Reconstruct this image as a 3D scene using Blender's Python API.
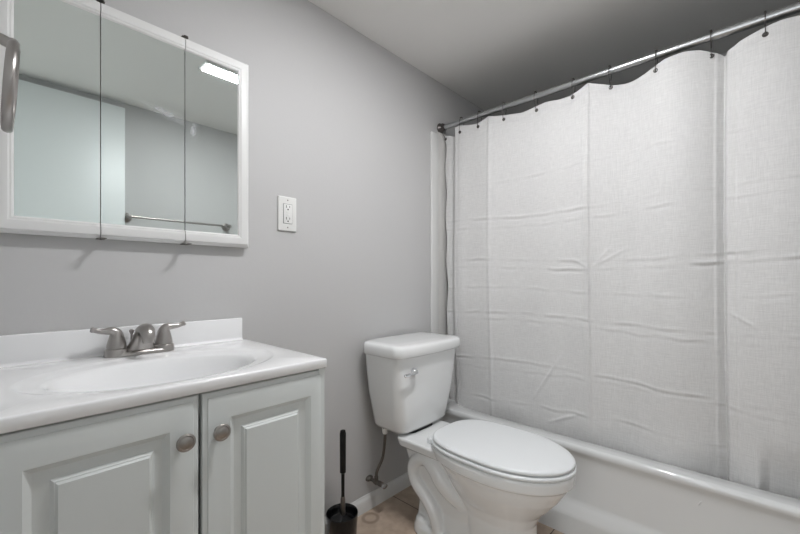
import bpy, bmesh, math, random
from mathutils import Vector, Matrix, noise
random.seed(7)
C = bpy.context.scene
for o in list(bpy.data.objects): bpy.data.objects.remove(o)

# ---------------------------------------------------------------- camera, world, light, exposure
H = 0.973
cam = bpy.data.objects.new('camera', bpy.data.cameras.new('camera'))
C.collection.objects.link(cam)
cam.location = (0, -1.2, H)
cam.rotation_euler = (math.radians(90), 0, -math.radians(46.9))
cam.data.sensor_width = 36
cam.data.lens = 379 / 800 * 36
cam.data.shift_y = 12.5 / 800
cam.data.clip_start = 0.01
C.camera = cam

W = bpy.data.worlds.new('world'); C.world = W; W.use_nodes = True
W.node_tree.nodes['Background'].inputs[0].default_value = (0.9, 0.95, 1, 1)
W.node_tree.nodes['Background'].inputs[1].default_value = 0.3

C.view_settings.view_transform = 'Standard'
C.view_settings.look = 'None'
C.view_settings.gamma = 1
C.view_settings.use_curve_mapping = False
C.view_settings.exposure = 1.12
LAMP = 80.0            # strength of the ceiling lamp's diffuser
LX0, LX1, LY0, LY1 = 0.685, 1.0, -0.805, -0.735

hl = bpy.data.lights.new('hallway_fill', 'AREA'); hl.shape = 'RECTANGLE'  # unseen fill lamp, added beyond the doorway to brighten the room
hl.size = 1.5; hl.size_y = 0.75; hl.energy = 4.5; hl.color = (0.93, 0.98, 1.0)
hlo = bpy.data.objects.new('hallway_fill', hl); C.collection.objects.link(hlo)
hlo.location = (-1.05, -1.12, 1.1); hlo.rotation_euler = (0, math.radians(-90), 0)

# ---------------------------------------------------------------- materials
def mat(name, col, rough=0.5, metal=0.0, spec=0.5, coat=0.0, bump=None, var=None):
    m = bpy.data.materials.new(name); m.use_nodes = True
    nt = m.node_tree; b = nt.nodes['Principled BSDF']
    b.inputs['Base Color'].default_value = (*col, 1)
    b.inputs['Roughness'].default_value = rough
    b.inputs['Metallic'].default_value = metal
    b.inputs['Specular IOR Level'].default_value = spec
    b.inputs['Coat Weight'].default_value = coat
    b.inputs['Coat Roughness'].default_value = 0.05
    tc = nt.nodes.new('ShaderNodeTexCoord')
    if bump:
        sc, st, dist, det = bump
        n = nt.nodes.new('ShaderNodeTexNoise'); n.inputs['Scale'].default_value = sc
        n.inputs['Detail'].default_value = det
        nt.links.new(tc.outputs['Object'], n.inputs['Vector'])
        bp = nt.nodes.new('ShaderNodeBump'); bp.inputs['Strength'].default_value = st
        bp.inputs['Distance'].default_value = dist
        nt.links.new(n.outputs['Fac'], bp.inputs['Height'])
        nt.links.new(bp.outputs['Normal'], b.inputs['Normal'])
    if var:
        sc, amt = var
        n = nt.nodes.new('ShaderNodeTexNoise'); n.inputs['Scale'].default_value = sc
        n.inputs['Detail'].default_value = 4
        nt.links.new(tc.outputs['Object'], n.inputs['Vector'])
        mx = nt.nodes.new('ShaderNodeMix'); mx.data_type = 'RGBA'
        mx.inputs['A'].default_value = (*[c * (1 - amt) for c in col], 1)
        mx.inputs['B'].default_value = (*[min(1, c * (1 + amt)) for c in col], 1)
        nt.links.new(n.outputs['Fac'], mx.inputs['Factor'])
        nt.links.new(mx.outputs['Result'], b.inputs['Base Color'])
    return m

def N(m, t, **kw):
    n = m.node_tree.nodes.new(t)
    for k, v in kw.items(): setattr(n, k, v)
    return n
def L(m, a, b): m.node_tree.links.new(a, b)
def math_node(m, op, a, b=None, c=None):
    n = N(m, 'ShaderNodeMath', operation=op)
    for i, v in enumerate((a, b, c)):
        if v is None: continue
        if isinstance(v, (int, float)): n.inputs[i].default_value = v
        else: L(m, v, n.inputs[i])
    return n.outputs[0]

M = {}
M['wall'] = mat('grey wall paint', (0.555, 0.552, 0.55), 0.6, bump=(90, 0.12, 0.002, 3), var=(2.5, 0.02))
M['ceiling'] = mat('ceiling paint', (0.84, 0.83, 0.81), 0.7, bump=(60, 0.15, 0.002, 3))
M['trim'] = mat('white trim paint', (0.74, 0.74, 0.73), 0.4, bump=(40, 0.1, 0.001, 3))
M['door'] = mat('white door paint', (0.80, 0.83, 0.83), 0.4)
M['surround'] = mat('surround panel', (0.72, 0.71, 0.69), 0.35)
M['hall'] = mat('hallway paint', (0.6, 0.6, 0.58), 0.7)
M['cabinet'] = mat('white cabinet paint', (0.66, 0.69, 0.68), 0.42, bump=(25, 0.05, 0.001, 2))
M['marble'] = mat('white cultured marble', (0.90, 0.905, 0.91), 0.10, coat=0.4)
M['porcelain'] = mat('white porcelain', (0.84, 0.85, 0.85), 0.08, coat=0.5)
M['seat'] = mat('white plastic seat', (0.80, 0.82, 0.83), 0.28)
M['tub'] = mat('white bathtub enamel', (0.73, 0.74, 0.74), 0.14, coat=0.3)
M['frame'] = mat('white mirror frame', (0.80, 0.80, 0.79), 0.35)
M['plastic'] = mat('white outlet plastic', (0.82, 0.82, 0.80), 0.3)
M['slot'] = mat('dark slot', (0.02, 0.02, 0.02), 0.6)
M['gap'] = mat('dark rubber', (0.03, 0.03, 0.03), 0.7)
M['nickel'] = mat('brushed nickel', (0.42, 0.40, 0.385), 0.28, 1.0, bump=(200, 0.05, 0.0005, 2))
M['knob'] = mat('satin nickel knob', (0.36, 0.34, 0.32), 0.33, 1.0)
M['chrome'] = mat('chrome', (0.75, 0.76, 0.78), 0.08, 1.0)
M['rod'] = mat('shower rod steel', (0.50, 0.51, 0.52), 0.33, 1.0)
M['hook'] = mat('aged metal hook', (0.13, 0.12, 0.115), 0.35, 0.9)
M['braid'] = mat('braided hose', (0.16, 0.145, 0.13), 0.45, 0.7, bump=(400, 0.5, 0.001, 1))
M['valve'] = mat('tarnished valve', (0.17, 0.155, 0.14), 0.38, 0.85)
M['black'] = mat('black gloss plastic', (0.006, 0.006, 0.007), 0.12, spec=0.4)
M['bracket'] = mat('dull bracket metal', (0.12, 0.11, 0.10), 0.5, 0.6)
M['rust'] = mat('dirty cabinet edge', (0.50, 0.46, 0.40), 0.6, var=(30, 0.5))

M['grip'] = mat('black grip plastic', (0.008, 0.008, 0.008), 0.42, spec=0.25)
# linen
m = mat('linen', (0.66, 0.65, 0.635), 0.9, spec=0.15); M['linen'] = m
b = m.node_tree.nodes['Principled BSDF']
tc = N(m, 'ShaderNodeTexCoord')
def stretched(sc, det=3):
    mp = N(m, 'ShaderNodeMapping'); mp.inputs['Scale'].default_value = sc
    L(m, tc.outputs['Object'], mp.inputs['Vector'])
    n = N(m, 'ShaderNodeTexNoise'); n.inputs['Scale'].default_value = 1; n.inputs['Detail'].default_value = det
    L(m, mp.outputs['Vector'], n.inputs['Vector']); return n.outputs['Fac']
th = stretched((20, 30, 420)); tv = stretched((20, 420, 30)); big = stretched((4, 9, 7), 5)
s = math_node(m, 'ADD', th, tv)
h = math_node(m, 'MULTIPLY_ADD', big, 1.2, s)
bp = N(m, 'ShaderNodeBump'); bp.inputs['Strength'].default_value = 0.25; bp.inputs['Distance'].default_value = 0.002
L(m, h, bp.inputs['Height']); L(m, bp.outputs['Normal'], b.inputs['Normal'])
mr = N(m, 'ShaderNodeMapRange'); mr.inputs['From Min'].default_value = 0.7; mr.inputs['From Max'].default_value = 1.3
L(m, s, mr.inputs['Value'])
mx = N(m, 'ShaderNodeMix', data_type='RGBA'); mx.inputs['A'].default_value = (0.62, 0.615, 0.61, 1); mx.inputs['B'].default_value = (0.72, 0.715, 0.71, 1)
L(m, mr.outputs['Result'], mx.inputs['Factor']); L(m, mx.outputs['Result'], b.inputs['Base Color'])

# floor tile with a darker ring in its colour
m = mat('beige floor tile', (0.42, 0.33, 0.25), 0.42); M['tile'] = m
b = m.node_tree.nodes['Principled BSDF']
tc = N(m, 'ShaderNodeTexCoord'); mp = N(m, 'ShaderNodeMapping'); mp.inputs['Location'].default_value = (-1.222 + 0.33 * 5, 0.30, 0)
L(m, tc.outputs['Object'], mp.inputs['Vector'])
br = N(m, 'ShaderNodeTexBrick'); br.offset = 0; br.inputs['Scale'].default_value = 1
br.inputs['Brick Width'].default_value = 0.33; br.inputs['Row Height'].default_value = 0.33
br.inputs['Mortar Size'].default_value = 0.0022; br.inputs['Mortar Smooth'].default_value = 0.2
br.inputs['Color1'].default_value = (0, 0, 0, 1); br.inputs['Color2'].default_value = (0, 0, 0, 1); br.inputs['Mortar'].default_value = (1, 1, 1, 1)
L(m, mp.outputs['Vector'], br.inputs['Vector'])
n1 = N(m, 'ShaderNodeTexNoise'); n1.inputs['Scale'].default_value = 22; n1.inputs['Detail'].default_value = 6
L(m, tc.outputs['Object'], n1.inputs['Vector'])
cr = N(m, 'ShaderNodeValToRGB'); cr.color_ramp.elements[0].position = 0.3; cr.color_ramp.elements[1].position = 0.7
cr.color_ramp.elements[0].color = (0.42, 0.32, 0.245, 1); cr.color_ramp.elements[1].color = (0.58, 0.47, 0.375, 1)
L(m, n1.outputs['Fac'], cr.inputs['Fac'])
mx = N(m, 'ShaderNodeMix', data_type='RGBA'); L(m, br.outputs['Color'], mx.inputs['Factor']); L(m, cr.outputs['Color'], mx.inputs['A'])
mx.inputs['B'].default_value = (0.10, 0.075, 0.06, 1)
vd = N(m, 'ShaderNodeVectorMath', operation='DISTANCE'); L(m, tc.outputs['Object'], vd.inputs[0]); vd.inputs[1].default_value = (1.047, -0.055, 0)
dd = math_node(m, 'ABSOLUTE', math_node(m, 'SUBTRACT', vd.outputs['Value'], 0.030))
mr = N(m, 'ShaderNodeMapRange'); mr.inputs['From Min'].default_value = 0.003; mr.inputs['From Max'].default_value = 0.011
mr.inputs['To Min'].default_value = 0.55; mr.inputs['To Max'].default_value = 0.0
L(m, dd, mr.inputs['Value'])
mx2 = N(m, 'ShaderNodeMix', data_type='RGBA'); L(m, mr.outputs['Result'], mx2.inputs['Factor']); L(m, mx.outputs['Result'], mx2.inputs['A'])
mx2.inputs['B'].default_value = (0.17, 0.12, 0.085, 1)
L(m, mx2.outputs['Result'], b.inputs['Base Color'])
bp = N(m, 'ShaderNodeBump'); bp.invert = True; bp.inputs['Strength'].default_value = 0.5; bp.inputs['Distance'].default_value = 0.002
L(m, br.outputs['Color'], bp.inputs['Height']); L(m, bp.outputs['Normal'], b.inputs['Normal'])

# mirror
m = mat('mirror glass', (0.745, 0.80, 0.785), 0.015, 1.0); M['mirror'] = m
# faint wiping smear on the glass
b = m.node_tree.nodes['Principled BSDF']
tc = N(m, 'ShaderNodeTexCoord')
def blob(cx, cz, rx, rz, rot):
    mp = N(m, 'ShaderNodeMapping', vector_type='TEXTURE'); mp.inputs['Location'].default_value = (cx, 0, cz); mp.inputs['Rotation'].default_value = (0, rot, 0)
    mp.inputs['Scale'].default_value = (rx, 1e3, rz)
    L(m, tc.outputs['Object'], mp.inputs['Vector'])
    ln = N(m, 'ShaderNodeVectorMath', operation='LENGTH'); L(m, mp.outputs['Vector'], ln.inputs[0])
    mr = N(m, 'ShaderNodeMapRange', interpolation_type='SMOOTHSTEP'); mr.inputs['To Min'].default_value = 1; mr.inputs['To Max'].default_value = 0
    L(m, ln.outputs['Value'], mr.inputs['Value']); return mr.outputs['Result']
ox_, oz_ = 0.2715, 1.074
fa = blob(0.325 - ox_, 1.425 - oz_, 0.075, 0.018, 0.25); fb = blob(0.388 - ox_, 1.400 - oz_, 0.016, 0.040, 0.2)
ns = N(m, 'ShaderNodeTexNoise'); ns.inputs['Scale'].default_value = 60; ns.inputs['Detail'].default_value = 3; L(m, tc.outputs['Object'], ns.inputs['Vector'])
fac = math_node(m, 'MULTIPLY', math_node(m, 'MULTIPLY', math_node(m, 'MAXIMUM', fa, fb), ns.outputs['Fac']), 0.6)
df = N(m, 'ShaderNodeBsdfDiffuse'); df.inputs['Color'].default_value = (0.85, 0.88, 0.92, 1)
ms = N(m, 'ShaderNodeMixShader'); L(m, fac, ms.inputs[0]); L(m, b.outputs[0], ms.inputs[1]); L(m, df.outputs[0], ms.inputs[2])
L(m, ms.outputs[0], m.node_tree.nodes['Material Output'].inputs['Surface'])
# lamp diffuser
m = bpy.data.materials.new('lamp diffuser'); m.use_nodes = True; M['lamp'] = m
b = m.node_tree.nodes['Principled BSDF']
b.inputs['Emission Color'].default_value = (0.985, 0.985, 1.0, 1); b.inputs['Emission Strength'].default_value = LAMP

# ---------------------------------------------------------------- helpers
def link(name, bm, material, parent=None, smooth=40, recalc=True):
    me = bpy.data.meshes.new(name)
    if recalc: bmesh.ops.recalc_face_normals(bm, faces=bm.faces)
    bm.to_mesh(me); bm.free()
    me.materials.append(M[material])
    if smooth:
        me.shade_smooth()
        me.set_sharp_from_angle(angle=math.radians(smooth))
    o = bpy.data.objects.new(name, me); C.collection.objects.link(o)
    if parent: o.parent = parent
    return o
def tag(o, label, cat, group=None, kind=None):
    o['label'] = label
    if cat: o['category'] = cat
    if group: o['group'] = group
    if kind: o['kind'] = kind
    return o
def thing(name, label, cat, group=None, loc=(0, 0, 0)):
    # the Empty stands at the thing's base; its parts' meshes are moved back by the same amount in place()
    o = bpy.data.objects.new(name, None); C.collection.objects.link(o); o.empty_display_size = 0.05
    return tag(o, label, cat, group)
def place(root, loc):
    loc = Vector(loc)
    for ch in root.children:
        ch.data.transform(Matrix.Translation(-loc))
        for g in ch.children: g.data.transform(Matrix.Translation(-loc))
    root.location = loc
def struct(name, bm, material, label, **k):
    o = link(name, bm, material, **k); o['kind'] = 'structure'; o['label'] = label; return o

def box(bm, x0, x1, y0, y1, z0, z1, bev=0, seg=2):
    x0, x1 = sorted((x0, x1)); y0, y1 = sorted((y0, y1)); z0, z1 = sorted((z0, z1))
    r = bmesh.ops.create_cube(bm, size=1)
    for v in r['verts']:
        v.co = Vector(((x0 + x1) / 2 + v.co.x * (x1 - x0), (y0 + y1) / 2 + v.co.y * (y1 - y0), (z0 + z1) / 2 + v.co.z * (z1 - z0)))
    if bev:
        es = list({e for v in r['verts'] for e in v.link_edges})
        bmesh.ops.bevel(bm, geom=es, offset=bev, segments=seg, affect='EDGES', profile=0.5)
    return bm
def loft(bm, rings, close=True, cap0=True, cap1=True):
    vs = [[bm.verts.new(p) for p in r] for r in rings]
    n = len(vs[0])
    for a, b2 in zip(vs, vs[1:]):
        for i in range(n if close else n - 1):
            j = (i + 1) % n
            bm.faces.new((a[i], a[j], b2[j], b2[i]))
    if cap0: bm.faces.new(vs[0][::-1])
    if cap1: bm.faces.new(vs[-1])
    return vs
def tube(bm, pts, r, n=14, caps=True):
    pts = [Vector(p) for p in pts]
    rs = r if isinstance(r, (list, tuple)) else [r] * len(pts)
    rings = []; up = None
    for i, p in enumerate(pts):
        t = (pts[min(i + 1, len(pts) - 1)] - pts[max(i - 1, 0)]).normalized()
        if up is None:
            up = Vector((0, 0, 1)) if abs(t.z) < 0.9 else Vector((1, 0, 0))
        a = (up - t * up.dot(t)).normalized(); up = a; c = t.cross(a)
        rings.append([p + (a * math.cos(2 * math.pi * k / n) + c * math.sin(2 * math.pi * k / n)) * rs[i] for k in range(n)])
    loft(bm, rings, cap0=caps, cap1=caps)
def spline(pts, n=8):
    pts = [Vector(p) for p in pts]; out = []
    P = [pts[0] * 2 - pts[1]] + pts + [pts[-1] * 2 - pts[-2]]
    for i in range(1, len(P) - 2):
        for k in range(n):
            t = k / n; a, b2, c, d = P[i - 1], P[i], P[i + 1], P[i + 2]
            out.append(0.5 * (2 * b2 + (c - a) * t + (2 * a - 5 * b2 + 4 * c - d) * t * t + (3 * b2 - a - 3 * c + d) * t ** 3))
    out.append(pts[-1]); return out
def lathe(bm, prof, mtx=None, n=32):
    rings = [[Vector((r * math.cos(2 * math.pi * k / n), r * math.sin(2 * math.pi * k / n), z)) for k in range(n)] for r, z in prof]
    if mtx: rings = [[mtx @ p for p in rg] for rg in rings]
    loft(bm, rings)
def to_axis(origin, d):
    return Matrix.Translation(Vector(origin)) @ Vector(d).to_track_quat('Z', 'Y').to_matrix().to_4x4()
def torus(bm, c, axis, R, r, n=24, k=8):
    mt = to_axis(c, axis); rings = []
    for i in range(n):
        a = 2 * math.pi * i / n
        rings.append([mt @ Vector(((R + r * math.cos(2 * math.pi * j / k)) * math.cos(a), (R + r * math.cos(2 * math.pi * j / k)) * math.sin(a), r * math.sin(2 * math.pi * j / k))) for j in range(k)])
    rings.append(rings[0])
    vs = [[bm.verts.new(p) for p in rg] for rg in rings[:-1]]
    for i in range(n):
        a, b2 = vs[i], vs[(i + 1) % n]
        for j in range(k): bm.faces.new((a[j], a[(j + 1) % k], b2[(j + 1) % k], b2[j]))
def rrect(cx, cy, hx, hy, r, z, n=8, bow=0.0):
    pts = []
    for (sx, sy, a0) in ((1, 1, 0), (-1, 1, 90), (-1, -1, 180), (1, -1, 270)):
        for k in range(n + 1):
            a = math.radians(a0 + 90 * k / n)
            x = sx * (hx - r) + r * math.cos(a); y = sy * (hy - r) + r * math.sin(a)
            if y < 0: y -= bow * (1 - (x / hx) ** 2)
            pts.append(Vector((cx + x, cy + y, z)))
        # extra points along the straight front so a bow can show
        if (sx, sy) == (-1, -1):
            for k in range(1, 10):
                x = -(hx - r) + 2 * (hx - r) * k / 10
                pts.append(Vector((cx + x, cy - hy - bow * (1 - (x / hx) ** 2), z)))
    return pts
def smooth(t): t = max(0, min(1, t)); return t * t * (3 - 2 * t)
B = bmesh.new

# ---------------------------------------------------------------- setting
XL, XR, YB, ZC = -0.03, 2.26, -1.535, 2.0
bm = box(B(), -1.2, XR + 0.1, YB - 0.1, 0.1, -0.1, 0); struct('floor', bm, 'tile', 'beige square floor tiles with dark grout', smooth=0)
bm = box(B(), -1.2, XR + 0.1, YB - 0.1, 0.1, ZC, ZC + 0.1); struct('ceiling', bm, 'ceiling', 'plain flat grey-white ceiling', smooth=0)
bm = box(B(), -1.2, XR + 0.1, 0, 0.1, 0, ZC); struct('wall_back', bm, 'wall', 'light grey painted wall behind the toilet and the vanity', smooth=0)
bm = box(B(), XR, XR + 0.1, YB, 0, 0, ZC); struct('wall_right', bm, 'wall', 'wall behind the bathtub', smooth=0)
bm = box(B(), -1.2, XR + 0.1, YB - 0.1, YB, 0, ZC); struct('wall_front', bm, 'wall', 'grey wall with the towel bar, seen in the mirror', smooth=0)
bm = B(); box(bm, XL - 0.1, XL, -0.74, 0, 0, ZC); box(bm, XL - 0.1, XL, YB, -0.74, 1.965, ZC)
struct('wall_left', bm, 'wall', 'wall beside the vanity with the doorway', smooth=0)
bm = box(B(), -1.2, -1.1, YB, 0, 0, ZC); struct('wall_hallway', bm, 'hall', 'hallway wall beyond the doorway', smooth=0)

# baseboards (moulded profile)
def baseboard(name, x0, x1, y, s, label):
    prof = [(0, 0), (0.013, 0), (0.013, 0.045), (0.010, 0.052), (0.006, 0.056), (0.004, 0.063), (0, 0.063)]
    bm = B(); loft(bm, [[Vector((x, y + s * d, z)) for d, z in prof] for x in (x0, x1)])
    struct(name, bm, 'trim', label, smooth=30)
baseboard('baseboard_back', 0.545, 1.497, 0, -1, 'white moulded baseboard under the grey wall')
baseboard('baseboard_front', 0.54, 1.497, YB, 1, 'white baseboard on the far wall seen in the mirror')

# tub surround and its trim
bm = box(B(), 1.505, 1.562, -0.012, 0.0, 0.347, 1.722, 0.004, 2)
struct('trim_1', bm, 'trim', 'white vertical trim strip at the edge of the tub surround')
bm = box(B(), 1.562, XR, -0.008, 0.0, 0.347, 1.735)
box(bm, XR - 0.008, XR, YB, 0.0, 0.347, 1.735)
struct('trim_2', bm, 'surround', 'off-white surround panel on the walls around the bathtub', smooth=0)

# door leaf folded back against the front wall
bm = box(B(), XL + 0.02, 0.51, -1.525, -1.49, 0.012, 1.957, 0.002)
d1 = struct('door_1', bm, 'door', 'plain white door standing open against the far wall, seen in the mirror')
bm = B(); lathe(bm, [(0.001, 0), (0.028, 0), (0.028, 0.006), (0.010, 0.008), (0.010, 0.03), (0.026, 0.042), (0.026, 0.052), (0.012, 0.06), (0.001, 0.06)], to_axis((0.46, -1.49, 0.93), (0, 1, 0)))
o = link('door_knob', bm, 'knob', d1)

# ---------------------------------------------------------------- ceiling lamp
t = thing('ceiling_lamp', 'bright flat rectangular lamp on the ceiling, reflected in the right mirror door', 'ceiling light')
bm = B()
box(bm, LX0 - 0.012, LX1 + 0.012, LY0 - 0.012, LY1 + 0.012, ZC - 0.012, ZC)
link('housing', bm, 'frame', t, smooth=0)
bm = box(B(), LX0, LX1, LY0, LY1, ZC - 0.0135, ZC - 0.012); link('diffuser', bm, 'lamp', t, smooth=0)
place(t, ((LX0 + LX1) / 2, (LY0 + LY1) / 2, ZC))

# ---------------------------------------------------------------- bathtub
def tub():
    t = thing('bathtub', 'white alcove bathtub with a stepped apron, behind the toilet', 'bathtub')
    x0, x1, y0, y1 = 1.568, 2.19, -1.45, -0.07     # basin opening
    cx, cy = (x0 + x1) / 2, (y0 + y1) / 2; hx, hy = (x1 - x0) / 2, (y1 - y0) / 2
    n = 160
    def sup(a, e, kx, ky):
        c, s = math.cos(a), math.sin(a)
        return (kx * math.copysign(abs(c) ** (2 / e), c), ky * math.copysign(abs(s) ** (2 / e), s))
    def ring(scale_x, scale_y, z, e):
        return [Vector((cx + sup(2 * math.pi * k / n, e, hx * scale_x, hy * scale_y)[0], cy + sup(2 * math.pi * k / n, e, hx * scale_x, hy * scale_y)[1], z)) for k in range(n)]
    bm = B()
    outer = []
    for k in range(n):
        x, y = sup(2 * math.pi * k / n, 40, 1, 1)
        outer.append(Vector((1.512 if x < -0.9 and False else cx + x * (hx + (0.056 if x < 0 else 0.06)), cy + y * (hy + (0.066 if y > 0 else 0.08)), 0.345)))
    rings = [outer, ring(1.02, 1.01, 0.346, 9), ring(1.0, 1.0, 0.342, 8), ring(0.985, 0.993, 0.325, 8), ring(0.975, 0.985, 0.28, 7),
             ring(0.93, 0.95, 0.10, 6), ring(0.88, 0.92, 0.06, 5), ring(0.7, 0.8, 0.045, 5), ring(0.3, 0.3, 0.04, 4)]
    loft(bm, rings, cap0=False, cap1=True)
    link('basin', bm, 'tub', t, smooth=50)
    # apron profile swept along the tub
    prof = [(1.514, 0.345), (1.509, 0.3445), (1.504, 0.342), (1.501, 0.338), (1.4995, 0.332), (1.4995, 0.325), (1.502, 0.318), (1.507, 0.309), (1.510, 0.297),
            (1.511, 0.27), (1.512, 0.140), (1.510, 0.128), (1.505, 0.118), (1.494, 0.088), (1.491, 0.080), (1.490, 0.070), (1.490, 0.0), (1.53, 0.0), (1.53, 0.30), (1.516, 0.343)]
    bm = B(); loft(bm, [[Vector((x, y, z)) for x, z in prof] for y in (-1.534, -1.2, -0.8, -0.4, -0.001)])
    link('apron', bm, 'tub', t, smooth=50)
    bm = B()
    bmesh.ops.create_uvsphere(bm, u_segments=12, v_segments=8, radius=1, matrix=Matrix.Translation((1.511, -1.075, 0.272)) @ Matrix.Rotation(0.5, 4, 'X') @ Matrix.Diagonal((0.002, 0.0028, 0.010, 1)))
    link('caulk_drip', bm, 'tub', t)
    # raised flange at the wall
    bm = B()
    loft(bm, [[Vector((x, y, z)) for y, z in ((-0.001, 0.30), (-0.07, 0.345), (-0.05, 0.347), (-0.032, 0.352), (-0.022, 0.364), (-0.017, 0.385), (-0.013, 0.40), (-0.001, 0.40))] for x in (1.516, 2.2)])
    link('wall_flange', bm, 'tub', t, smooth=50)
    place(t, (1.88, -0.77, 0))
tub()

# ---------------------------------------------------------------- shower rod, curtain, hooks
XRD, ZR = 1.588, 1.760
t = thing('shower_rod', 'straight steel shower rod running from the wall above the bathtub', 'curtain rod')
bm = B(); tube(bm, [(XRD, -0.01, ZR), (XRD, -1.12, ZR)], 0.0125, 24); link('rod', bm, 'rod', t)
bm = B(); tube(bm, [(XRD, -1.105, ZR), (XRD, -1.525, ZR)], 0.0145, 24); link('outer_sleeve', bm, 'rod', t)
for y, d in ((-0.0, -1), (YB, 1)):
    bm = B(); lathe(bm, [(0.001, 0), (0.026, 0), (0.027, 0.004), (0.022, 0.012), (0.0175, 0.016), (0.0165, 0.032), (0.014, 0.034), (0.001, 0.034)], to_axis((XRD, y, ZR), (0, d, 0)))
    link('end_flange', bm, 'hook', t)
place(t, (XRD, -0.77, ZR))

hook_y = [-0.022, -0.135, -0.237, -0.366, -0.514, -0.669, -0.801, -0.948, -1.097, -1.223, -1.36, -1.47]
TOP = [(0, 1.728), (-0.05, 1.716), (-0.087, 1.700), (-0.101, 1.733), (-0.128, 1.735), (-0.180, 1.724), (-0.231, 1.717), (-0.292, 1.731), (-0.361, 1.721), (-0.448, 1.710), (-0.514, 1.719), (-0.557, 1.722),
       (-0.61, 1.713), (-0.658, 1.711), (-0.70, 1.720), (-0.734, 1.730), (-0.766, 1.721), (-0.81, 1.708), (-0.859, 1.700), (-0.914, 1.708), (-0.973, 1.728), (-1.029, 1.732), (-1.069, 1.726), (-1.108, 1.709),
       (-1.134, 1.695), (-1.168, 1.711), (-1.213, 1.722), (-1.256, 1.729), (-1.30, 1.728), (-1.36, 1.718), (-1.43, 1.725), (-1.53, 1.72)]
def interp(tab, y):
    for (a, va), (b2, vb) in zip(tab, tab[1:]):
        if b2 <= y <= a:
            f = (a - y) / (a - b2); f = f if abs(vb - va) < 1e-9 else f
            return va + (vb - va) * f
    return tab[-1][1] if y < tab[-1][0] else tab[0][1]
def fold_at(y):
    sh = max(math.exp(-((y - c) / 0.026) ** 4) for c in (-0.10, -0.297, -0.7335, -1.134))
    sm_ = sum(interp(FOLD, y + d) for d in (-0.026, -0.017, -0.008, 0, 0.008, 0.017, 0.026)) / 7
    return interp(FOLD, y) * sh + sm_ * (1 - sh)
# fold profile: offset towards the tub (+) or the room (-), in metres
FOLD = [(0, 0.016), (-0.03, 0.012), (-0.06, 0.020), (-0.088, 0.024), (-0.096, 0.018), (-0.104, -0.008), (-0.13, -0.011), (-0.20, -0.006), (-0.285, -0.008), (-0.297, -0.0115), (-0.31, -0.008), (-0.37, 0.0), (-0.45, 0.006), (-0.51, 0.004),
        (-0.56, -0.001), (-0.65, 0.000), (-0.70, -0.008), (-0.731, -0.016), (-0.736, -0.010), (-0.77, 0.002), (-0.82, 0.015), (-0.87, 0.016), (-0.92, 0.000), (-0.97, -0.013), (-1.03, -0.011), (-1.08, 0.002), (-1.11, 0.012), (-1.132, 0.026), (-1.138, 0.004),
        (-1.17, -0.004), (-1.21, -0.010), (-1.27, -0.013), (-1.33, -0.004), (-1.38, 0.010), (-1.44, 0.0), (-1.50, -0.01), (-1.53, 0.0)]
CREASE = [(1.435, 0.35, 0.3), (1.265, 0.7, 1.1), (1.225, 0.5, 7.3), (1.06, 0.6, 8.8), (1.028, 1.15, 2.2), (0.93, 0.4, 9.4), (0.815, 1.0, 3.7), (0.785, 0.4, 10.1), (0.60, 0.8, 4.1), (0.57, 0.4, 11.7), (0.43, 0.6, 5.9)]
def seg_d(y, z, a, b2):
    ay, az = a; by, bz = b2; L2 = (by - ay) ** 2 + (bz - az) ** 2
    f = max(0, min(1, ((y - ay) * (by - ay) + (z - az) * (bz - az)) / L2))
    return math.hypot(y - ay - f * (by - ay), z - az - f * (bz - az)), f
DIAG = [((-0.62, 0.66), (-0.50, 0.46), 1.2), ((-0.70, 0.44), (-0.56, 0.37), 1.6), ((-0.85, 1.09), (-0.735, 1.02), 1.0), ((-0.80, 1.10), (-0.745, 1.025), 0.9), ((-1.20, 0.83), (-1.14, 0.87), 1.2), ((-0.66, 1.06), (-0.73, 1.02), 0.8)]
def curtain_x(y, z):
    x = XRD + 1.55 * fold_at(y + 0.004 * math.sin(z * 3 + 1)) * (1.0 - 0.25 * smooth((1.0 - z) / 0.7)) + 0.010 * smooth((0.9 - z) / 0.6)
    x += 0.007 * (noise.noise(Vector((y * 5, z * 1.4, 3))))
    x += 0.0035 * noise.noise(Vector((y * 11, z * 5, 9)))
    for zc, amp, ph in CREASE:
        zz = zc + 0.012 * math.sin(y * 5 + ph) + 0.006 * noise.noise(Vector((y * 14, ph, 0)))
        d = (z - zz) / 0.0052
        a = amp * 2.3 * max(0.0, noise.noise(Vector((y * 11, ph * 3, 5))) + 0.15) + 0.10
        if abs(d) < 4: x += -0.0022 * a * math.exp(-d * d) * (1 if abs(d) < 4 else 0) + 0.0016 * a * math.exp(-((d + 2) ** 2) * 0.6)
    for a, b2, k in DIAG:
        d, f = seg_d(y, z, a, b2)
        if d < 0.02: x -= 0.003 * k * math.exp(-(d / 0.005) ** 2) * math.sin(math.pi * min(1, max(0, f * 0.9 + 0.05)))
    x += 0.03 * smooth((-1.205 - y) / 0.03) * smooth((0.50 - z) / 0.18)
    x += 0.010 * smooth((0.42 - z) / 0.1) * (0.5 + 0.5 * math.sin(y * 17 + 1.0))
    return x
bm = B(); NY, NZ = 560, 330
rows = []
for j in range(NZ + 1):
    r = []
    for i in range(NY + 1):
        f = j / NZ; yl = 0.020 + 0.016 * f + 0.006 * math.sin(f * 14) * f + 0.004 * math.sin(f * 37)
        y = -yl - (1.50 - yl) * i / NY
        zt = interp(TOP, y); zb = 0.300
        z = zt + (zb - zt) * f
        r.append(bm.verts.new((curtain_x(y, z), y, z)))
    rows.append(r)
for j in range(NZ):
    for i in range(NY): bm.faces.new((rows[j][i], rows[j][i + 1], rows[j + 1][i + 1], rows[j + 1][i]))
ct = thing('shower_curtain', 'creased off-white linen shower curtain hanging into the bathtub', 'shower curtain')
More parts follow.
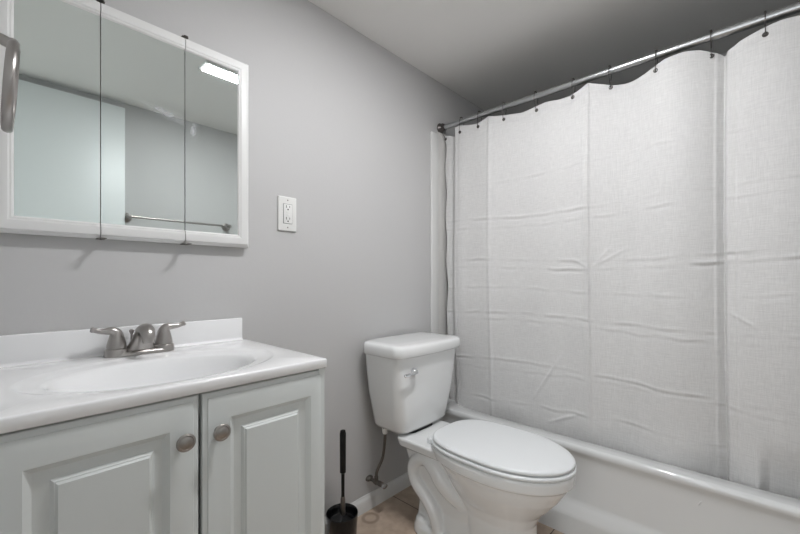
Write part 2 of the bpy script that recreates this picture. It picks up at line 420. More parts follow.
cl = link('cloth', bm, 'linen', ct, smooth=0, recalc=False); cl.data.shade_smooth()
sm = cl.modifiers.new('thickness', 'SOLIDIFY'); sm.thickness = 0.0012; sm.offset = 0
# stitched top hem, a second layer on the room side
bm = B(); rows = []
for j in range(5):
    r = []
    for i in range(NY + 1):
        y = -0.018 - (1.50 - 0.018) * i / NY
        z = interp(TOP, y) - 0.034 * j / 4 + 0.0005
        r.append(bm.verts.new((curtain_x(y, z) - (0.0024 if j < 4 else 0.0008), y, z)))
    rows.append(r)
for j in range(4):
    for i in range(NY): bm.faces.new((rows[j][i], rows[j][i + 1], rows[j + 1][i + 1], rows[j + 1][i]))
hm = link('top_hem', bm, 'linen', ct, smooth=0, recalc=False); hm.data.shade_smooth()
for y in hook_y:
    bm = B(); zg = 1.702 if y < -0.03 else 1.706
    torus(bm, (curtain_x(y, zg) - 0.0028, y, zg), (1, 0, 0), 0.0058, 0.0020, 20, 8)
    lathe(bm, [(0.0005, 0), (0.0045, 0), (0.0045, 0.001), (0.0005, 0.001)], to_axis((curtain_x(y, zg) - 0.0030, y, zg), (1, 0, 0)), 16)
    link('grommet', bm, 'hook', ct)
place(ct, (XRD, -0.77, 0.30))
# one hook, copied
def make_hook(y):
    zg = 1.702 if y < -0.03 else 1.706
    gx = curtain_x(y, zg) - 0.003
    t = thing('curtain_hook', 'x', 'curtain hook', 'metal hooks along the shower rod')
    bm = B()
    path = spline([(gx - 0.001, y, zg - 0.003), (gx - 0.006, y, zg + 0.004), (XRD - 0.019, y, ZR - 0.022), (XRD - 0.018, y, ZR), (XRD - 0.010, y, ZR + 0.016), (XRD + 0.004, y, ZR + 0.018),
                   (XRD + 0.016, y, ZR + 0.007), (XRD + 0.017, y, ZR - 0.01), (XRD + 0.012, y, ZR - 0.03)], 6)
    tube(bm, path, 0.0013, 8); link('wire', bm, 'hook', t)
    bm = B()
    for a, z in ((-0.011, 0.0155), (-0.004, 0.0185), (0.004, 0.0185), (0.011, 0.0145)):
        bmesh.ops.create_uvsphere(bm, u_segments=10, v_segments=8, radius=0.0033, matrix=Matrix.Translation((XRD + a, y, ZR + z)))
    link('roller_beads', bm, 'hook', t)
    place(t, (XRD, y, ZR)); return t
ordn = ['hook nearest the back wall, at the rod\'s end flange', 'second hook out from the back wall', 'third hook out from the back wall', 'fourth hook out from the back wall', 'fifth hook out from the back wall',
        'hook just left of the long vertical crease', 'hook just right of the long vertical crease', 'hook midway between the two long vertical creases', 'hook just left of the curtain fold by the rod\'s sleeve joint',
        'rightmost hook in view, right of the deep fold', 'hook past the right edge of the photo', 'last hook by the far wall']
for y, s in zip(hook_y[:10], ordn):
    make_hook(y)['label'] = 'beaded metal curtain ' + s

# ---------------------------------------------------------------- vanity cabinet
CX0, CX1, CF = -0.013, 0.5405, -0.427     # carcass; doors stand in front to y = -0.447
t = thing('vanity_cabinet', 'white two-door vanity cabinet with raised panel doors under the sink top', 'cabinet')
bm = B()
box(bm, CX0, CX0 + 0.016, CF, -0.002, 0.0, 0.762); box(bm, CX1 - 0.016, CX1, CF - 0.019, -0.002, 0.0, 0.762)
box(bm, CX0 + 0.016, CX1 - 0.016, CF, -0.002, 0.085, 0.10); box(bm, CX0 + 0.016, CX1 - 0.016, CF, CF + 0.016, 0.715, 0.762)
box(bm, CX0 + 0.016, CX1 - 0.016, -0.385, -0.37, 0.0, 0.085)
link('carcass', bm, 'cabinet', t, smooth=0)
def rect_ring(x0, x1, z0, z1, y): return [Vector((x0, y, z0)), Vector((x1, y, z0)), Vector((x1, y, z1)), Vector((x0, y, z1))]
def vdoor(x0, x1, px0, px1, rx0, rx1, knobx, lab):
    z0, z1 = 0.095, 0.7575
    yf, yb = -0.447, -0.4285
    pz1, rz1 = 0.703, 0.668; pz0, rz0 = 0.150, 0.185
    rings = []
    def R(ax0, ax1, az0, az1, y): rings.append(rect_ring(ax0, ax1, az0, az1, y))
    R(x0, x1, z0, z1, yb); R(x0, x1, z0, z1, yf + 0.006); R(x0 + 0.0015, x1 - 0.0015, z0 + 0.0015, z1 - 0.0015, yf + 0.004)
    R(x0 + 0.009, x1 - 0.009, z0 + 0.009, z1 - 0.009, yf + 0.0025); R(x0 + 0.010, x1 - 0.010, z0 + 0.010, z1 - 0.010, yf + 0.0008); R(x0 + 0.0125, x1 - 0.0125, z0 + 0.0125, z1 - 0.0125, yf)
    R(px0, px1, pz0, pz1, yf)
    e = 0.003; R(px0 + e, px1 - e, pz0 + e, pz1 - e, yf + 0.0025)
    e = 0.010; R(px0 + e, px1 - e, pz0 + e, pz1 - e, yf + 0.0085)
    e = 0.014; R(px0 + e, px1 - e, pz0 + e, pz1 - e, yf + 0.0095)
    e = 0.009; R(rx0 - e, rx1 + e, rz0 - e, rz1 + e, yf + 0.0088)
    e = 0.0045; R(rx0 - e, rx1 + e, rz0 - e, rz1 + e, yf + 0.0045)
    e = 0.003; R(rx0 - e, rx1 + e, rz0 - e, rz1 + e, yf + 0.0042)
    R(rx0, rx1, rz0, rz1, yf + 0.0012)
    bm = B(); loft(bm, rings)
    d = link('door', bm, 'cabinet', t, smooth=25)
    bm = B()
    lathe(bm, [(0.001, 0), (0.008, 0), (0.0075, 0.002), (0.005, 0.004), (0.0048, 0.011), (0.011, 0.0145), (0.0155, 0.0160), (0.0162, 0.0175), (0.0155, 0.0190), (0.0122, 0.0200), (0.0116, 0.0194), (0.0095, 0.0197), (0.0088, 0.0205), (0.001, 0.0212)],
          to_axis((knobx, yf, 0.6835), (0, -1, 0)), 32)
    link('knob', bm, 'knob', d, smooth=50)
vdoor(-0.011, 0.2595, 0.026, 0.211, 0.064, 0.180, 0.2315, '')
vdoor(0.2655, 0.5400, 0.3165, 0.502, 0.350, 0.466, 0.2940, '')
place(t, (0.264, -0.22, 0))

# ---------------------------------------------------------------- vanity top with basin
t = thing('sink_countertop', 'glossy white one-piece sink top with oval basin and backsplash on the vanity cabinet', 'countertop')
x0, x1, y0, y1, zt, zb = -0.016, 0.5425, -0.4525, -0.0015, 0.785, 0.7625
bx, by = 0.255, -0.262
n = 144
def ell(a, b2, z, ycen=by): return [Vector((bx + a * math.cos(2 * math.pi * k / n), ycen + b2 * math.sin(2 * math.pi * k / n), z)) for k in range(n)]
def rectpt(k, inset, z):
    c, s = math.cos(2 * math.pi * k / n), math.sin(2 * math.pi * k / n)
    X0, X1, Y0, Y1 = x0 + inset, x1 - inset, y0 + inset, y1 - inset
    f = 1e9
    if c > 1e-9: f = min(f, (X1 - bx) / c)
    if c < -1e-9: f = min(f, (X0 - bx) / c)
    if s > 1e-9: f = min(f, (Y1 - by) / s)
    if s < -1e-9: f = min(f, (Y0 - by) / s)
    return Vector((bx + c * f, by + s * f, z))
corners = []
for (qx, qy) in ((x0, y0), (x1, y0), (x1, y1), (x0, y1)):
    a = math.atan2(qy - by, qx - bx) % (2 * math.pi); corners.append((int(round(a / (2 * math.pi) * n)) % n, qx, qy))
def rring(inset, z):
    r = [rectpt(k, inset, z) for k in range(n)]
    for k, qx, qy in corners:
        r[k] = Vector((qx + (inset if qx == x0 else -inset), qy + (inset if qy == y0 else -inset), z))
    return r
bm = B()
loft(bm, [ell(0.192, 0.126, zt - 0.0105), ell(0.196, 0.129, zt - 0.0075), ell(0.202, 0.134, zt - 0.006), ell(0.222, 0.152, zt - 0.0042), ell(0.231, 0.160, zt - 0.0028), ell(0.236, 0.165, zt - 0.0006), ell(0.240, 0.168, zt),
          rring(0.0045, zt), rring(0.0022, zt - 0.0006), rring(0.0006, zt - 0.002), rring(0, zt - 0.0042), rring(0, zb + 0.002), rring(0.002, zb), rring(0.03, zb)], cap0=False, cap1=False)
link('countertop', bm, 'marble', t, smooth=60)
bm = B()
prof = [(1.0, 0.0105), (0.985, 0.0135), (0.965, 0.021), (0.94, 0.034), (0.89, 0.058), (0.80, 0.086), (0.66, 0.108), (0.48, 0.120), (0.28, 0.126), (0.13, 0.129)]
loft(bm, [ell(0.192 * s, 0.126 * s, zt - d) for s, d in prof], cap0=False, cap1=True)
link('basin', bm, 'marble', t, smooth=60)
bm = B(); lathe(bm, [(0.001, 0.0), (0.016, 0.001), (0.021, 0.0025), (0.023, 0.001), (0.023, -0.001), (0.001, -0.001)][::-1], Matrix.Translation((bx, by, zt - 0.128)), 32)
link('drain', bm, 'chrome', t)
bm = B(); box(bm, x0, 0.5335, -0.0215, -0.0015, zt - 0.002, 0.8525, 0.0035, 3)
link('backsplash', bm, 'marble', t, smooth=60)
bm = B()   # cove where the backsplash meets the deck
loft(bm, [[Vector((x, -0.021 - d, zt - 0.0005 + h)) for d, h in ((0, 0), (0, 0.008), (0.0015, 0.0045), (0.0035, 0.002), (0.0075, 0.0005), (0.009, 0))] for x in (x0 + 0.002, 0.532)])
link('caulk_bead', bm, 'marble', t)
place(t, (0.264, -0.22, zb))

# ---------------------------------------------------------------- faucet
FX, FY, FZ = 0.2545, -0.058, 0.7855
t = thing('faucet', 'brushed nickel two-handle centerset faucet on the sink top', 'faucet')
bm = B()
def stadium(hl, r, z, n2=12, dy=0.0):
    pts = []
    for k in range(n2 + 1):
        a = -math.pi / 2 + math.pi * k / n2; pts.append(Vector((FX + hl + r * math.cos(a), FY + dy + r * math.sin(a), z)))
    for k in range(n2 + 1):
        a = math.pi / 2 + math.pi * k / n2; pts.append(Vector((FX - hl + r * math.cos(a), FY + dy + r * math.sin(a), z)))
    return pts
loft(bm, [stadium(0.051, 0.0245, FZ), stadium(0.051, 0.0248, FZ + 0.003), stadium(0.051, 0.0225, FZ + 0.0085), stadium(0.050, 0.0200, FZ + 0.0105), stadium(0.049, 0.010, FZ + 0.0110)])
link('base_plate', bm, 'nickel', t, smooth=50)
for s in (-1, 1):
    hx = FX + s * 0.0508
    bm = B(); MT = Matrix.Translation((hx, FY, FZ))
    lathe(bm, [(0.001, 0.002), (0.0246, 0.002), (0.0238, 0.0165), (0.0222, 0.0185), (0.0180, 0.0188), (0.0180, 0.0208), (0.0205, 0.0213), (0.0205, 0.0225), (0.0195, 0.030), (0.0172, 0.040), (0.0142, 0.051), (0.0112, 0.059), (0.0070, 0.064), (0.001, 0.066)], MT, 32)
    h_ = link('handle', bm, 'nickel', t, smooth=50)
    path = spline([(hx, FY - 0.001, FZ + 0.048), (hx + s * 0.002, FY - 0.001, FZ + 0.057), (hx + s * 0.010, FY - 0.002, FZ + 0.0625), (hx + s * 0.022, FY - 0.003, FZ + 0.0630), (hx + s * 0.034, FY - 0.004, FZ + 0.0640), (hx + s * 0.044, FY - 0.005, FZ + 0.0675), (hx + s * 0.050, FY - 0.006, FZ + 0.0695)], 6)
    rr = []
    for i in range(len(path)):
        f = i / (len(path) - 1)
        rr.append(0.0105 * (1 - f) ** 1.5 + 0.0042 + 0.0022 * smooth((f - 0.7) / 0.25) * (1 if f < 0.97 else 0.6))
    bm = B(); tube(bm, path, rr, 16)
    for v in bm.verts: v.co.z = FZ + 0.066 + (v.co.z - FZ - 0.066) * 1.0
    link('lever', bm, 'nickel', h_, smooth=50)
# spout: broad body rising forward to a rounded nose
bm = B()
def sec(c, w, h, ang, n2=24):
    # cross-section across x, tilted by ang about the x axis
    out = []
    for k in range(n2):
        a = 2 * math.pi * k / n2
        px = w * math.copysign(abs(math.cos(a)) ** 0.9, math.cos(a)); pz = h * math.copysign(abs(math.sin(a)) ** 0.9, math.sin(a))
        out.append(Vector((FX + px, c[0] - pz * math.sin(ang), c[1] + pz * math.cos(ang))))
    return out
S = [((FY + 0.002, FZ + 0.008), 0.037, 0.020, -1.57), ((FY - 0.002, FZ + 0.018), 0.031, 0.0185, -1.45), ((FY - 0.006, FZ + 0.030), 0.0245, 0.0175, -1.25), ((FY - 0.014, FZ + 0.046), 0.0198, 0.0165, -0.95), ((FY - 0.027, FZ + 0.060), 0.0175, 0.0150, -0.55),
     ((FY - 0.042, FZ + 0.065), 0.0168, 0.0140, -0.05), ((FY - 0.056, FZ + 0.0625), 0.0160, 0.0135, 0.45), ((FY - 0.065, FZ + 0.055), 0.0150, 0.0130, 0.95), ((FY - 0.069, FZ + 0.047), 0.0142, 0.0125, 1.35), ((FY - 0.0695, FZ + 0.043), 0.0125, 0.0110, 1.5)]
loft(bm, [sec(*a) for a in S])
sp = link('spout', bm, 'nickel', t, smooth=60)
bm = B(); lathe(bm, [(0.001, 0), (0.0115, 0), (0.0125, 0.003), (0.0125, 0.0095), (0.001, 0.0095)], Matrix.Translation((FX, FY - 0.0695, FZ + 0.0345)), 24)
link('aerator', bm, 'nickel', sp)
bm = B(); tube(bm, [(FX - 0.016, FY + 0.020, FZ + 0.008), (FX - 0.016, FY + 0.020, FZ + 0.052)], 0.0024, 10)
lathe(bm, [(0.001, 0), (0.003, 0), (0.0055, 0.006), (0.006, 0.009), (0.003, 0.011), (0.001, 0.0115)], Matrix.Translation((FX - 0.016, FY + 0.020, FZ + 0.049)), 16)
link('lift_rod', bm, 'nickel', t)
place(t, (FX, FY, FZ))

# ---------------------------------------------------------------- mirror cabinet
MX0, MX1, MZ0, MZ1, MF = -0.010, 0.553, 1.074, 1.657, -0.032
t = thing('mirror_cabinet', 'white framed three-door mirror cabinet on the wall above the sink', 'medicine cabinet')
bm = B(); box(bm, MX0 + 0.004, MX1 - 0.004, -0.013, -0.0008, MZ0 + 0.004, MZ1 - 0.004)
link('body', bm, 'rust', t, smooth=0)
FW = 0.038
def frame_rings(bm, outer, inner_l, inner_r):
    pass
def mdoor(a, b2, left, right):
    # glass, then a framed rail profile: outer bevel, flat, inner lip
    gx0 = a + (FW if left else 0.0008); gx1 = b2 - (FW if right else 0.0008)
    gz0, gz1 = MZ0 + FW, MZ1 - FW
    bm = box(B(), gx0 - 0.001, gx1 + 0.001, MF + 0.006, -0.0135, gz0 - 0.001, gz1 + 0.001)
    g = link('mirror_door', bm, 'mirror', t, smooth=0)
    prof = [(0.0, -0.0135), (0.0, MF + 0.012), (0.004, MF + 0.006), (0.006, MF + 0.006), (0.009, MF + 0.001), (0.012, MF), (0.028, MF), (0.031, MF + 0.002), (0.034, MF + 0.002), (FW, MF + 0.006), (FW, -0.0135)]
    bm = B()
    def corner(side, top, d, y):
        # point of the frame at depth d inside the outer edge, on the left/right & top/bottom corner
        x = (a if side < 0 else b2)
        if (side < 0 and left) or (side > 0 and right): x += d * (1 if side < 0 else -1)
        z = (MZ1 - d) if top else (MZ0 + d)
        return Vector((x, y, z))
    path = []
    if left and not right: order = [(1, 0), (-1, 0), (-1, 1), (1, 1)]; closed = False
    elif right: order = [(-1, 1), (1, 1), (1, 0), (-1, 0)]; closed = False
    else: order = None
    if order:
        loft(bm, [[corner(s, tp, d, y) for d, y in prof] for s, tp in order])
    else:
        loft(bm, [[corner(s, 0, d, y) for d, y in prof] for s in (-1, 1)]); link('bottom_rail', bm, 'frame', g, smooth=25)
        bm = B(); loft(bm, [[corner(s, 1, d, y) for d, y in prof] for s in (-1, 1)])
    link('door_frame' if order else 'top_rail', bm, 'frame', g, smooth=25)
    if not left:
        bm = box(B(), gx0 - 0.0008, gx0 + 0.0002, MF + 0.005, -0.0135, gz0, gz1); link('edge_strip', bm, 'chrome', g, smooth=0)
mdoor(MX0, 0.1760, True, False)
mdoor(0.1780, 0.3650, False, False)
mdoor(0.3670, MX1, False, True)
for xx in (0.177, 0.366):
    for zz, s in ((MZ0, -1), (MZ1, 1)):
        bm = B(); box(bm, xx - 0.007, xx + 0.009, -0.028, -0.010, zz, zz + s * 0.002)
        box(bm, xx - 0.003, xx + 0.007, -0.060 if s < 0 else -0.032, -0.028, zz + s * 0.0012, zz + s * 0.0028)
        link('hinge_bracket', bm, 'bracket', t, smooth=0)
place(t, ((MX0 + MX1) / 2, 0, MZ0))

# ---------------------------------------------------------------- outlet
t = thing('wall_outlet', 'white rectangular power outlet with buttons on the grey wall', 'outlet')
ox, oz = 0.700, 1.2025
bm = B(); yr = lambda hx, hz, r, y: [Vector((ox + p.x, y, oz + p.y)) for p in rrect(0, 0, hx, hz, r, 0, 4)]
loft(bm, [yr(0.0355, 0.060, 0.003, -0.0005), yr(0.0355, 0.060, 0.003, -0.004), yr(0.034, 0.0585, 0.003, -0.0065), yr(0.0325, 0.057, 0.003, -0.007)])
link('cover_plate', bm, 'plastic', t, smooth=40)
bm = B(); box(bm, ox - 0.0175, ox + 0.0175, -0.0075, -0.005, oz - 0.0345, oz + 0.0345); link('reveal', bm, 'gap', t, smooth=0)
bm = B(); box(bm, ox - 0.0165, ox + 0.0165, -0.0092, -0.005, oz - 0.0335, oz + 0.0335, 0.001); rc = link('receptacle', bm, 'plastic', t)
for s in (-1, 1):
    zz = oz + s * 0.0205
    bm = B(); box(bm, ox - 0.0075, ox - 0.0055, -0.0096, -0.009, zz, zz + 0.009); box(bm, ox + 0.0055, ox + 0.0072, -0.0096, -0.009, zz + 0.001, zz + 0.008)
    lathe(bm, [(0.0003, 0), (0.0026, 0), (0.0026, 0.0005), (0.0003, 0.0005)], to_axis((ox, -0.0091, zz - 0.0055), (0, -1, 0)), 12)
    link('socket_slots', bm, 'slot', rc, smooth=0)
for s in (-1, 1):
    bm = B(); box(bm, ox - 0.006, ox + 0.006, -0.0102, -0.009, oz + s * 0.0045 - 0.003, oz + s * 0.0045 + 0.003, 0.0005); link('test_button', bm, 'plastic', rc)
    bm = B(); lathe(bm, [(0.0003, 0), (0.0026, 0), (0.0022, 0.0009), (0.0003, 0.0011)], to_axis((ox, -0.007, oz + s * 0.0475), (0, -1, 0)), 14); link('screw', bm, 'knob', t)
place(t, (ox, 0, oz))

# ---------------------------------------------------------------- towel ring on the left wall
t = thing('towel_ring', 'nickel towel ring on the left wall, in front of the mirror edge', 'towel ring')
ry, rz = -0.225, 1.392
bm = B(); lathe(bm, [(0.001, 0), (0.026, 0), (0.026, 0.005), (0.018, 0.009), (0.001, 0.010)], to_axis((XL, ry, rz + 0.004), (1, 0, 0)), 28); link('base', bm, 'nickel', t)
bm = B(); tube(bm, spline([(XL + 0.006, ry, rz + 0.004), (XL + 0.02, ry, rz + 0.008), (XL + 0.034, ry, rz + 0.008), (0.0225, ry, rz + 0.003)], 5), 0.0095, 14)
tube(bm, [(0.0215, ry - 0.012, rz + 0.002), (0.0245, ry + 0.016, rz + 0.002)], 0.0085, 14)
link('post', bm, 'nickel', t)
bm = B()
R_ = 0.074; pts = []
for k in range(48):
    a = 2 * math.pi * k / 48
    yy = R_ * math.sin(a); zz = R_ * math.cos(a)
    pts.append(Vector((0.0240 + (zz - R_) * 0.065 + yy * 0.03, ry + yy, rz - R_ + zz)))
ring_sec = []
for k in range(48):
    tn = (pts[(k + 1) % 48] - pts[k - 1]).normalized(); c0 = Vector((0.024 - R_ * 0.065, ry, rz - R_))
    ot = (pts[k] - c0).normalized(); sd = tn.cross(ot)
    ring_sec.append([pts[k] + ot * 0.0062 * math.cos(2 * math.pi * j / 10) + sd * 0.0078 * math.sin(2 * math.pi * j / 10) for j in range(10)])
vs = [[bm.verts.new(p) for p in r] for r in ring_sec]
for i in range(48):
    for j in range(10): bm.faces.new((vs[i][j], vs[i][(j + 1) % 10], vs[(i + 1) % 48][(j + 1) % 10], vs[(i + 1) % 48][j]))
link('ring', bm, 'nickel', t)
place(t, (XL, ry, rz))

# towel bar on the front wall (seen in the mirror)
t = thing('towel_bar', 'thin nickel towel bar on the far wall, reflected in the mirror', 'towel bar')
bm = B(); tube(bm, [(0.52, -1.475, 1.335), (1.10, -1.475, 1.335)], 0.0065, 16); link('bar', bm, 'nickel', t)
for x in (0.525, 1.095):
    bm = B(); lathe(bm, [(0.001, 0), (0.027, 0), (0.027, 0.006), (0.014, 0.014), (0.0105, 0.03), (0.0125, 0.055), (0.0125, 0.068), (0.001, 0.070)], to_axis((x, YB, 1.335), (0, 1, 0)), 24); link('post', bm, 'nickel', t)
place(t, (0.81, YB, 1.335))

# ---------------------------------------------------------------- toilet
TX = 1.213
t = thing('toilet', 'white two-piece elongated toilet with closed lid, beside the bathtub', 'toilet')
def egg(z, hw, front, back, wide=0.55, e=2.0, n2=64, eb=None):
    # outline in plan; t (distance from the wall) runs from back to front, widest at `wide`
    out = []
    for k in range(n2):
        a = 2 * math.pi * k / n2; c, s = math.cos(a), math.sin(a)
        ee = e if s > 0 else (eb or e)
        px = hw * math.copysign(abs(c) ** (2 / ee), c)
        pt = wide + ((front - wide) if s > 0 else (wide - back)) * math.copysign(abs(s) ** (2 / ee), s)
        out.append(Vector((TX + px, -pt, z)))
    return out
bm = B()
loft(bm, [egg(0.0, 0.098, 0.690, 0.43, 0.56, 2.3), egg(0.02, 0.098, 0.690, 0.43, 0.56, 2.3), egg(0.10, 0.088, 0.672, 0.42, 0.55, 2.3), egg(0.16, 0.090, 0.672, 0.40, 0.55, 2.2), egg(0.20, 0.103, 0.690, 0.37, 0.55, 2.1),
          egg(0.235, 0.122, 0.722, 0.345, 0.55, 2.0), egg(0.27, 0.139, 0.750, 0.33, 0.55, 2.0), egg(0.305, 0.152, 0.772, 0.32, 0.55, 2.0, eb=2.4), egg(0.322, 0.156, 0.780, 0.315, 0.55, 2.0, eb=2.6),
          egg(0.330, 0.166, 0.792, 0.31, 0.55, 2.0, eb=2.8), egg(0.360, 0.168, 0.795, 0.30, 0.55, 2.0, eb=3), egg(0.367, 0.163, 0.790, 0.305, 0.55, 2.0, eb=3)])
# deck under the tank
def deck(z, hw, f, b_, r): return [Vector((TX + p.x, -(f + b_) / 2 + p.y, z)) for p in rrect(0, 0, hw, (f - b_) / 2, r, 0, 8)]
loft(bm, [deck(0.235, 0.080, 0.45, 0.19, 0.03), deck(0.300, 0.090, 0.45, 0.17, 0.03), deck(0.322, 0.126, 0.40, 0.165, 0.025), deck(0.348, 0.131, 0.41, 0.158, 0.025), deck(0.354, 0.128, 0.41, 0.161, 0.025)])
# rear core
loft(bm, [deck(0.0, 0.092, 0.50, 0.228, 0.02), deck(0.10, 0.070, 0.50, 0.225, 0.02), deck(0.20, 0.077, 0.50, 0.198, 0.02), deck(0.31, 0.092, 0.50, 0.168, 0.02)])
# foot flange
loft(bm, [deck(0.0, 0.112, 0.62, 0.215, 0.05), deck(0.028, 0.110, 0.62, 0.217, 0.05), deck(0.040, 0.098, 0.61, 0.225, 0.045), deck(0.05, 0.07, 0.6, 0.24, 0.04)])
for s in (-1, 1):
    xo = TX + s * 0.080
    pth = spline([(xo - s * 0.045, -0.455, 0.150), (xo - s * 0.022, -0.405, 0.178), (xo - s * 0.002, -0.362, 0.218), (xo, -0.326, 0.260), (xo, -0.283, 0.285), (xo, -0.236, 0.268), (xo, -0.216, 0.228), (xo, -0.232, 0.180), (xo, -0.275, 0.142), (xo, -0.315, 0.100), (xo, -0.335, 0.050), (xo, -0.34, 0.01)], 6)
    tube(bm, pth, [0.034 - 0.007 * smooth((i_ - 14) / 16) for i_ in range(len(pth))], 18)
    lathe(bm, [(0.001, 0.03), (0.036, 0.03), (0.032, 0.052), (0.018, 0.062), (0.001, 0.064)], Matrix.Translation((TX + s * 0.072, -0.262, 0)), 24)
me = bpy.data.meshes.new('tmp'); bm.to_mesh(me); bm.free()
tmp = bpy.data.objects.new('tmp', me); C.collection.objects.link(tmp)
rm = tmp.modifiers.new('r', 'REMESH'); rm.mode = 'VOXEL'; rm.voxel_size = 0.0038; rm.use_smooth_shade = True
sm = tmp.modifiers.new('s', 'SMOOTH'); sm.factor = 0.5; sm.iterations = 3
dg = bpy.context.evaluated_depsgraph_get(); me2 = bpy.data.meshes.new_from_object(tmp.evaluated_get(dg)); me2.name = 'bowl'
bpy.data.objects.remove(tmp)
me2.materials.clear(); me2.materials.append(M['porcelain']); me2.shade_smooth()
for v in me2.vertices:
    if v.co.z < 0.0005: v.co.z = 0.0005
o = bpy.data.objects.new('bowl', me2); C.collection.objects.link(o); o.parent = t
for s in (-1, 1):
    bm = B(); lathe(bm, [(0.001, 0), (0.0115, 0), (0.011, 0.006), (0.007, 0.012), (0.001, 0.014)], Matrix.Translation((TX + s * 0.092, -0.335, 0.040)), 20); link('bolt_cap', bm, 'seat', t)
# tank
bm = B()
tk = lambda z, hx, hy, r, bow: [Vector((TX + 0.013 + p.x, -0.028 - hy + p.y, z)) for p in rrect(0, 0, hx, hy, r, 0, 8, bow)]
loft(bm, [tk(0.357, 0.092, 0.055, 0.03, 0.004), tk(0.359, 0.126, 0.075, 0.035, 0.006), tk(0.366, 0.142, 0.084, 0.036, 0.008), tk(0.380, 0.152, 0.088, 0.036, 0.010), tk(0.43, 0.166, 0.0905, 0.042, 0.012), tk(0.52, 0.183, 0.094, 0.034, 0.014), tk(0.61, 0.194, 0.096, 0.032, 0.015), tk(0.674, 0.199, 0.098, 0.030, 0.015)])
link('tank', bm, 'porcelain', t, smooth=60)
bm = B()
loft(bm, [tk(0.672, 0.203, 0.101, 0.028, 0.016), tk(0.674, 0.2075, 0.1045, 0.030, 0.017), tk(0.679, 0.2095, 0.106, 0.030, 0.017), tk(0.704, 0.2095, 0.106, 0.030, 0.017), tk(0.713, 0.207, 0.1045, 0.030, 0.017), tk(0.7175, 0.202, 0.100, 0.028, 0.016), tk(0.720, 0.195, 0.092, 0.026, 0.015), tk(0.7215, 0.165, 0.07, 0.025, 0.012), tk(0.722, 0.09, 0.04, 0.02, 0.005)])
o = link('tank_lid', bm, 'porcelain', t, smooth=60)
for v in o.data.vertices: v.co.y = v.co.y + 0.004 if False else v.co.y
bm = B(); loft(bm, [deck(0.345, 0.075, 0.20, 0.05, 0.03), deck(0.358, 0.078, 0.20, 0.05, 0.03)]); link('tank_gasket', bm, 'gap', t)
bm = B(); lx, ly, lz = 1.108, -0.2365, 0.617
lathe(bm, [(0.001, -0.003), (0.014, -0.003), (0.014, 0.005), (0.009, 0.010), (0.007, 0.016), (0.001, 0.017)], to_axis((lx, ly, lz), (0.04, -1, 0)), 24)
tube(bm, spline([(lx, ly - 0.012, lz), (lx - 0.022, ly - 0.015, lz - 0.001), (lx - 0.045, ly - 0.014, lz - 0.003), (lx - 0.064, ly - 0.010, lz - 0.006)], 6), [0.0065] * 6 + [0.0055] * 7 + [0.006] * 4 + [0.0065, 0.004], 12)
link('flush_lever', bm, 'chrome', t)
# seat and lid
def seat_ring(z, d): return egg(z, 0.1675 - d, 0.797 - d, 0.308 + d, 0.565, 2.0, 80, eb=3.3)
bm = B(); loft(bm, [seat_ring(0.3660, 0.034), seat_ring(0.3702, 0.034), seat_ring(0.3708, 0.002), seat_ring(0.374, -0.001), seat_ring(0.3805, 0.000), seat_ring(0.3830, 0.003), seat_ring(0.3832, 0.02)]); link('seat', bm, 'seat', t, smooth=60)
bm = B(); loft(bm, [seat_ring(0.3832, 0.034), seat_ring(0.3868, 0.034), seat_ring(0.3872, 0.0055), seat_ring(0.389, 0.003), seat_ring(0.395, 0.003), seat_ring(0.3985, 0.006), seat_ring(0.400, 0.011), seat_ring(0.4015, 0.03), seat_ring(0.4035, 0.10)]); link('seat_lid', bm, 'seat', t, smooth=60)
for s in (-1, 1):
    bm = B(); box(bm, TX + s * 0.075 - 0.022, TX + s * 0.075 + 0.022, -0.325, -0.293, 0.350, 0.376, 0.006, 3); link('hinge', bm, 'seat', t, smooth=60)
place(t, (TX, -0.42, 0))

# ---------------------------------------------------------------- water supply valve and hose
t = thing('water_supply_valve', 'tarnished shut-off valve and braided hose at the wall, below the toilet tank', 'supply valve')
vx, vz = 1.088, 0.128
bm = B(); lathe(bm, [(0.001, 0), (0.019, 0), (0.018, 0.008), (0.012, 0.014), (0.001, 0.015)], to_axis((vx, -0.0005, vz), (0, -1, 0)), 24)
for v in bm.verts: v.co.z = vz + (v.co.z - vz) * 0.65
link('escutcheon', bm, 'valve', t)
bm = B(); tube(bm, [(vx, -0.006, vz), (vx, -0.040, vz)], 0.0075, 14)
lathe(bm, [(0.001, 0), (0.0105, 0), (0.0115, 0.004), (0.0115, 0.014), (0.0085, 0.016), (0.0085, 0.024), (0.0105, 0.026), (0.0105, 0.050), (0.007, 0.054), (0.001, 0.054)], to_axis((vx, -0.036, vz), (0, -1, 0)), 18)
tube(bm, [(vx, -0.046, vz), (vx, -0.046, vz + 0.022)], 0.0085, 14)
link('valve_body', bm, 'valve', t)
bm = B(); lathe(bm, [(0.001, 0), (0.009, 0), (0.0135, 0.003), (0.0135, 0.011), (0.009, 0.013), (0.001, 0.013)], to_axis((vx, -0.088, vz), (0, -1, 0)), 12)
for v in bm.verts: v.co.z = vz + (v.co.z - vz) * 0.75
link('valve_handle', bm, 'chrome', t)
bm = B(); tube(bm, spline([(vx, -0.046, vz + 0.02), (vx + 0.004, -0.047, vz + 0.045), (vx + 0.026, -0.055, vz + 0.09), (vx + 0.024, -0.068, vz + 0.14), (vx + 0.012, -0.085, vz + 0.185), (vx + 0.009, -0.09, 0.345)], 8), 0.0062, 14)
link('supply_hose', bm, 'braid', t)
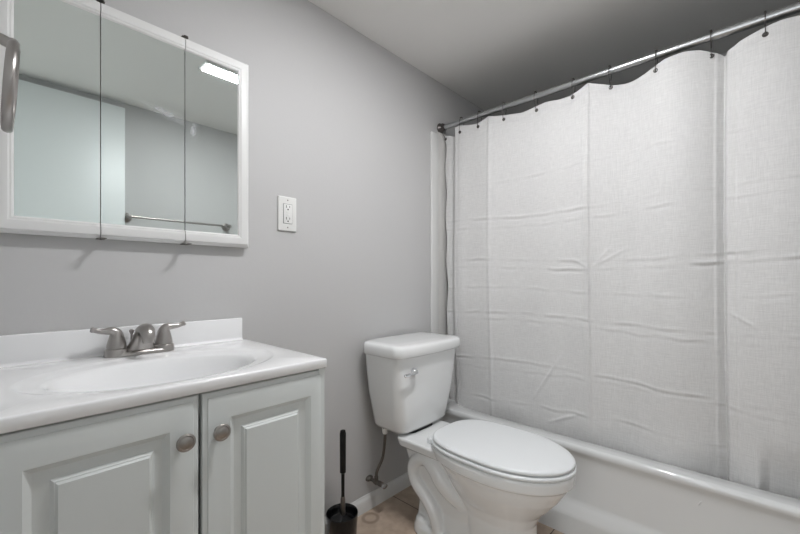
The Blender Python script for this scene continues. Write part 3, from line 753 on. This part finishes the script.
bm = B(); lathe(bm, [(0.001, 0), (0.009, 0), (0.012, 0.004), (0.0135, 0.014), (0.0135, 0.024), (0.001, 0.024)], Matrix.Translation((vx + 0.009, -0.09, 0.339)), 12); link('coupling_nut', bm, 'plastic', t)
place(t, (vx, 0, vz))

# ---------------------------------------------------------------- toilet brush
t = thing('toilet_brush', 'black toilet brush standing in a glossy black holder beside the vanity', 'toilet brush')
qx, qy = 0.866, -0.100
bm = B(); lathe(bm, [(0.001, 0.0), (0.046, 0.0), (0.050, 0.004), (0.0575, 0.118), (0.0580, 0.121), (0.0565, 0.1235), (0.0540, 0.121), (0.0500, 0.106), (0.0470, 0.010), (0.001, 0.008)], Matrix.Translation((qx, qy, 0.0005)), 48)
link('holder', bm, 'black', t, smooth=50)
hx, hy = qx - 0.001, qy - 0.006
bm = B(); lathe(bm, [(0.001, 0.105), (0.044, 0.105), (0.046, 0.108), (0.042, 0.112), (0.018, 0.117), (0.010, 0.124), (0.001, 0.126)], Matrix.Translation((qx, qy, 0)), 40); link('splash_cap', bm, 'black', t)
bm = B(); lathe(bm, [(0.001, 0.11), (0.0065, 0.11), (0.0060, 0.20), (0.0065, 0.268), (0.0108, 0.272), (0.0115, 0.414), (0.0090, 0.424), (0.001, 0.425)], Matrix.Translation((hx, hy, 0)), 20); link('handle', bm, 'grip', t)
bm = B(); lathe(bm, [(0.001, 0.105), (0.0095, 0.105), (0.0085, 0.175), (0.0067, 0.185), (0.001, 0.185)], Matrix.Translation((hx, hy, 0)), 20); link('ferrule', bm, 'valve', t)
bm = B()
for k in range(260):
    a = random.random() * 6.283; z = 0.03 + random.random() * 0.06; ln = 0.030 * math.sin(math.pi * (z - 0.01) / 0.1)
    p0 = Vector((qx + 0.004 * math.cos(a), qy + 0.004 * math.sin(a), z)); p1 = p0 + Vector((math.cos(a) * ln, math.sin(a) * ln, random.uniform(-0.004, 0.004)))
    tube(bm, [p0, p1], 0.0006, 4)
tube(bm, [(qx, qy, 0.02), (qx, qy, 0.11)], 0.005, 10)
link('bristles', bm, 'black', t, smooth=0)
place(t, (qx, qy, 0))
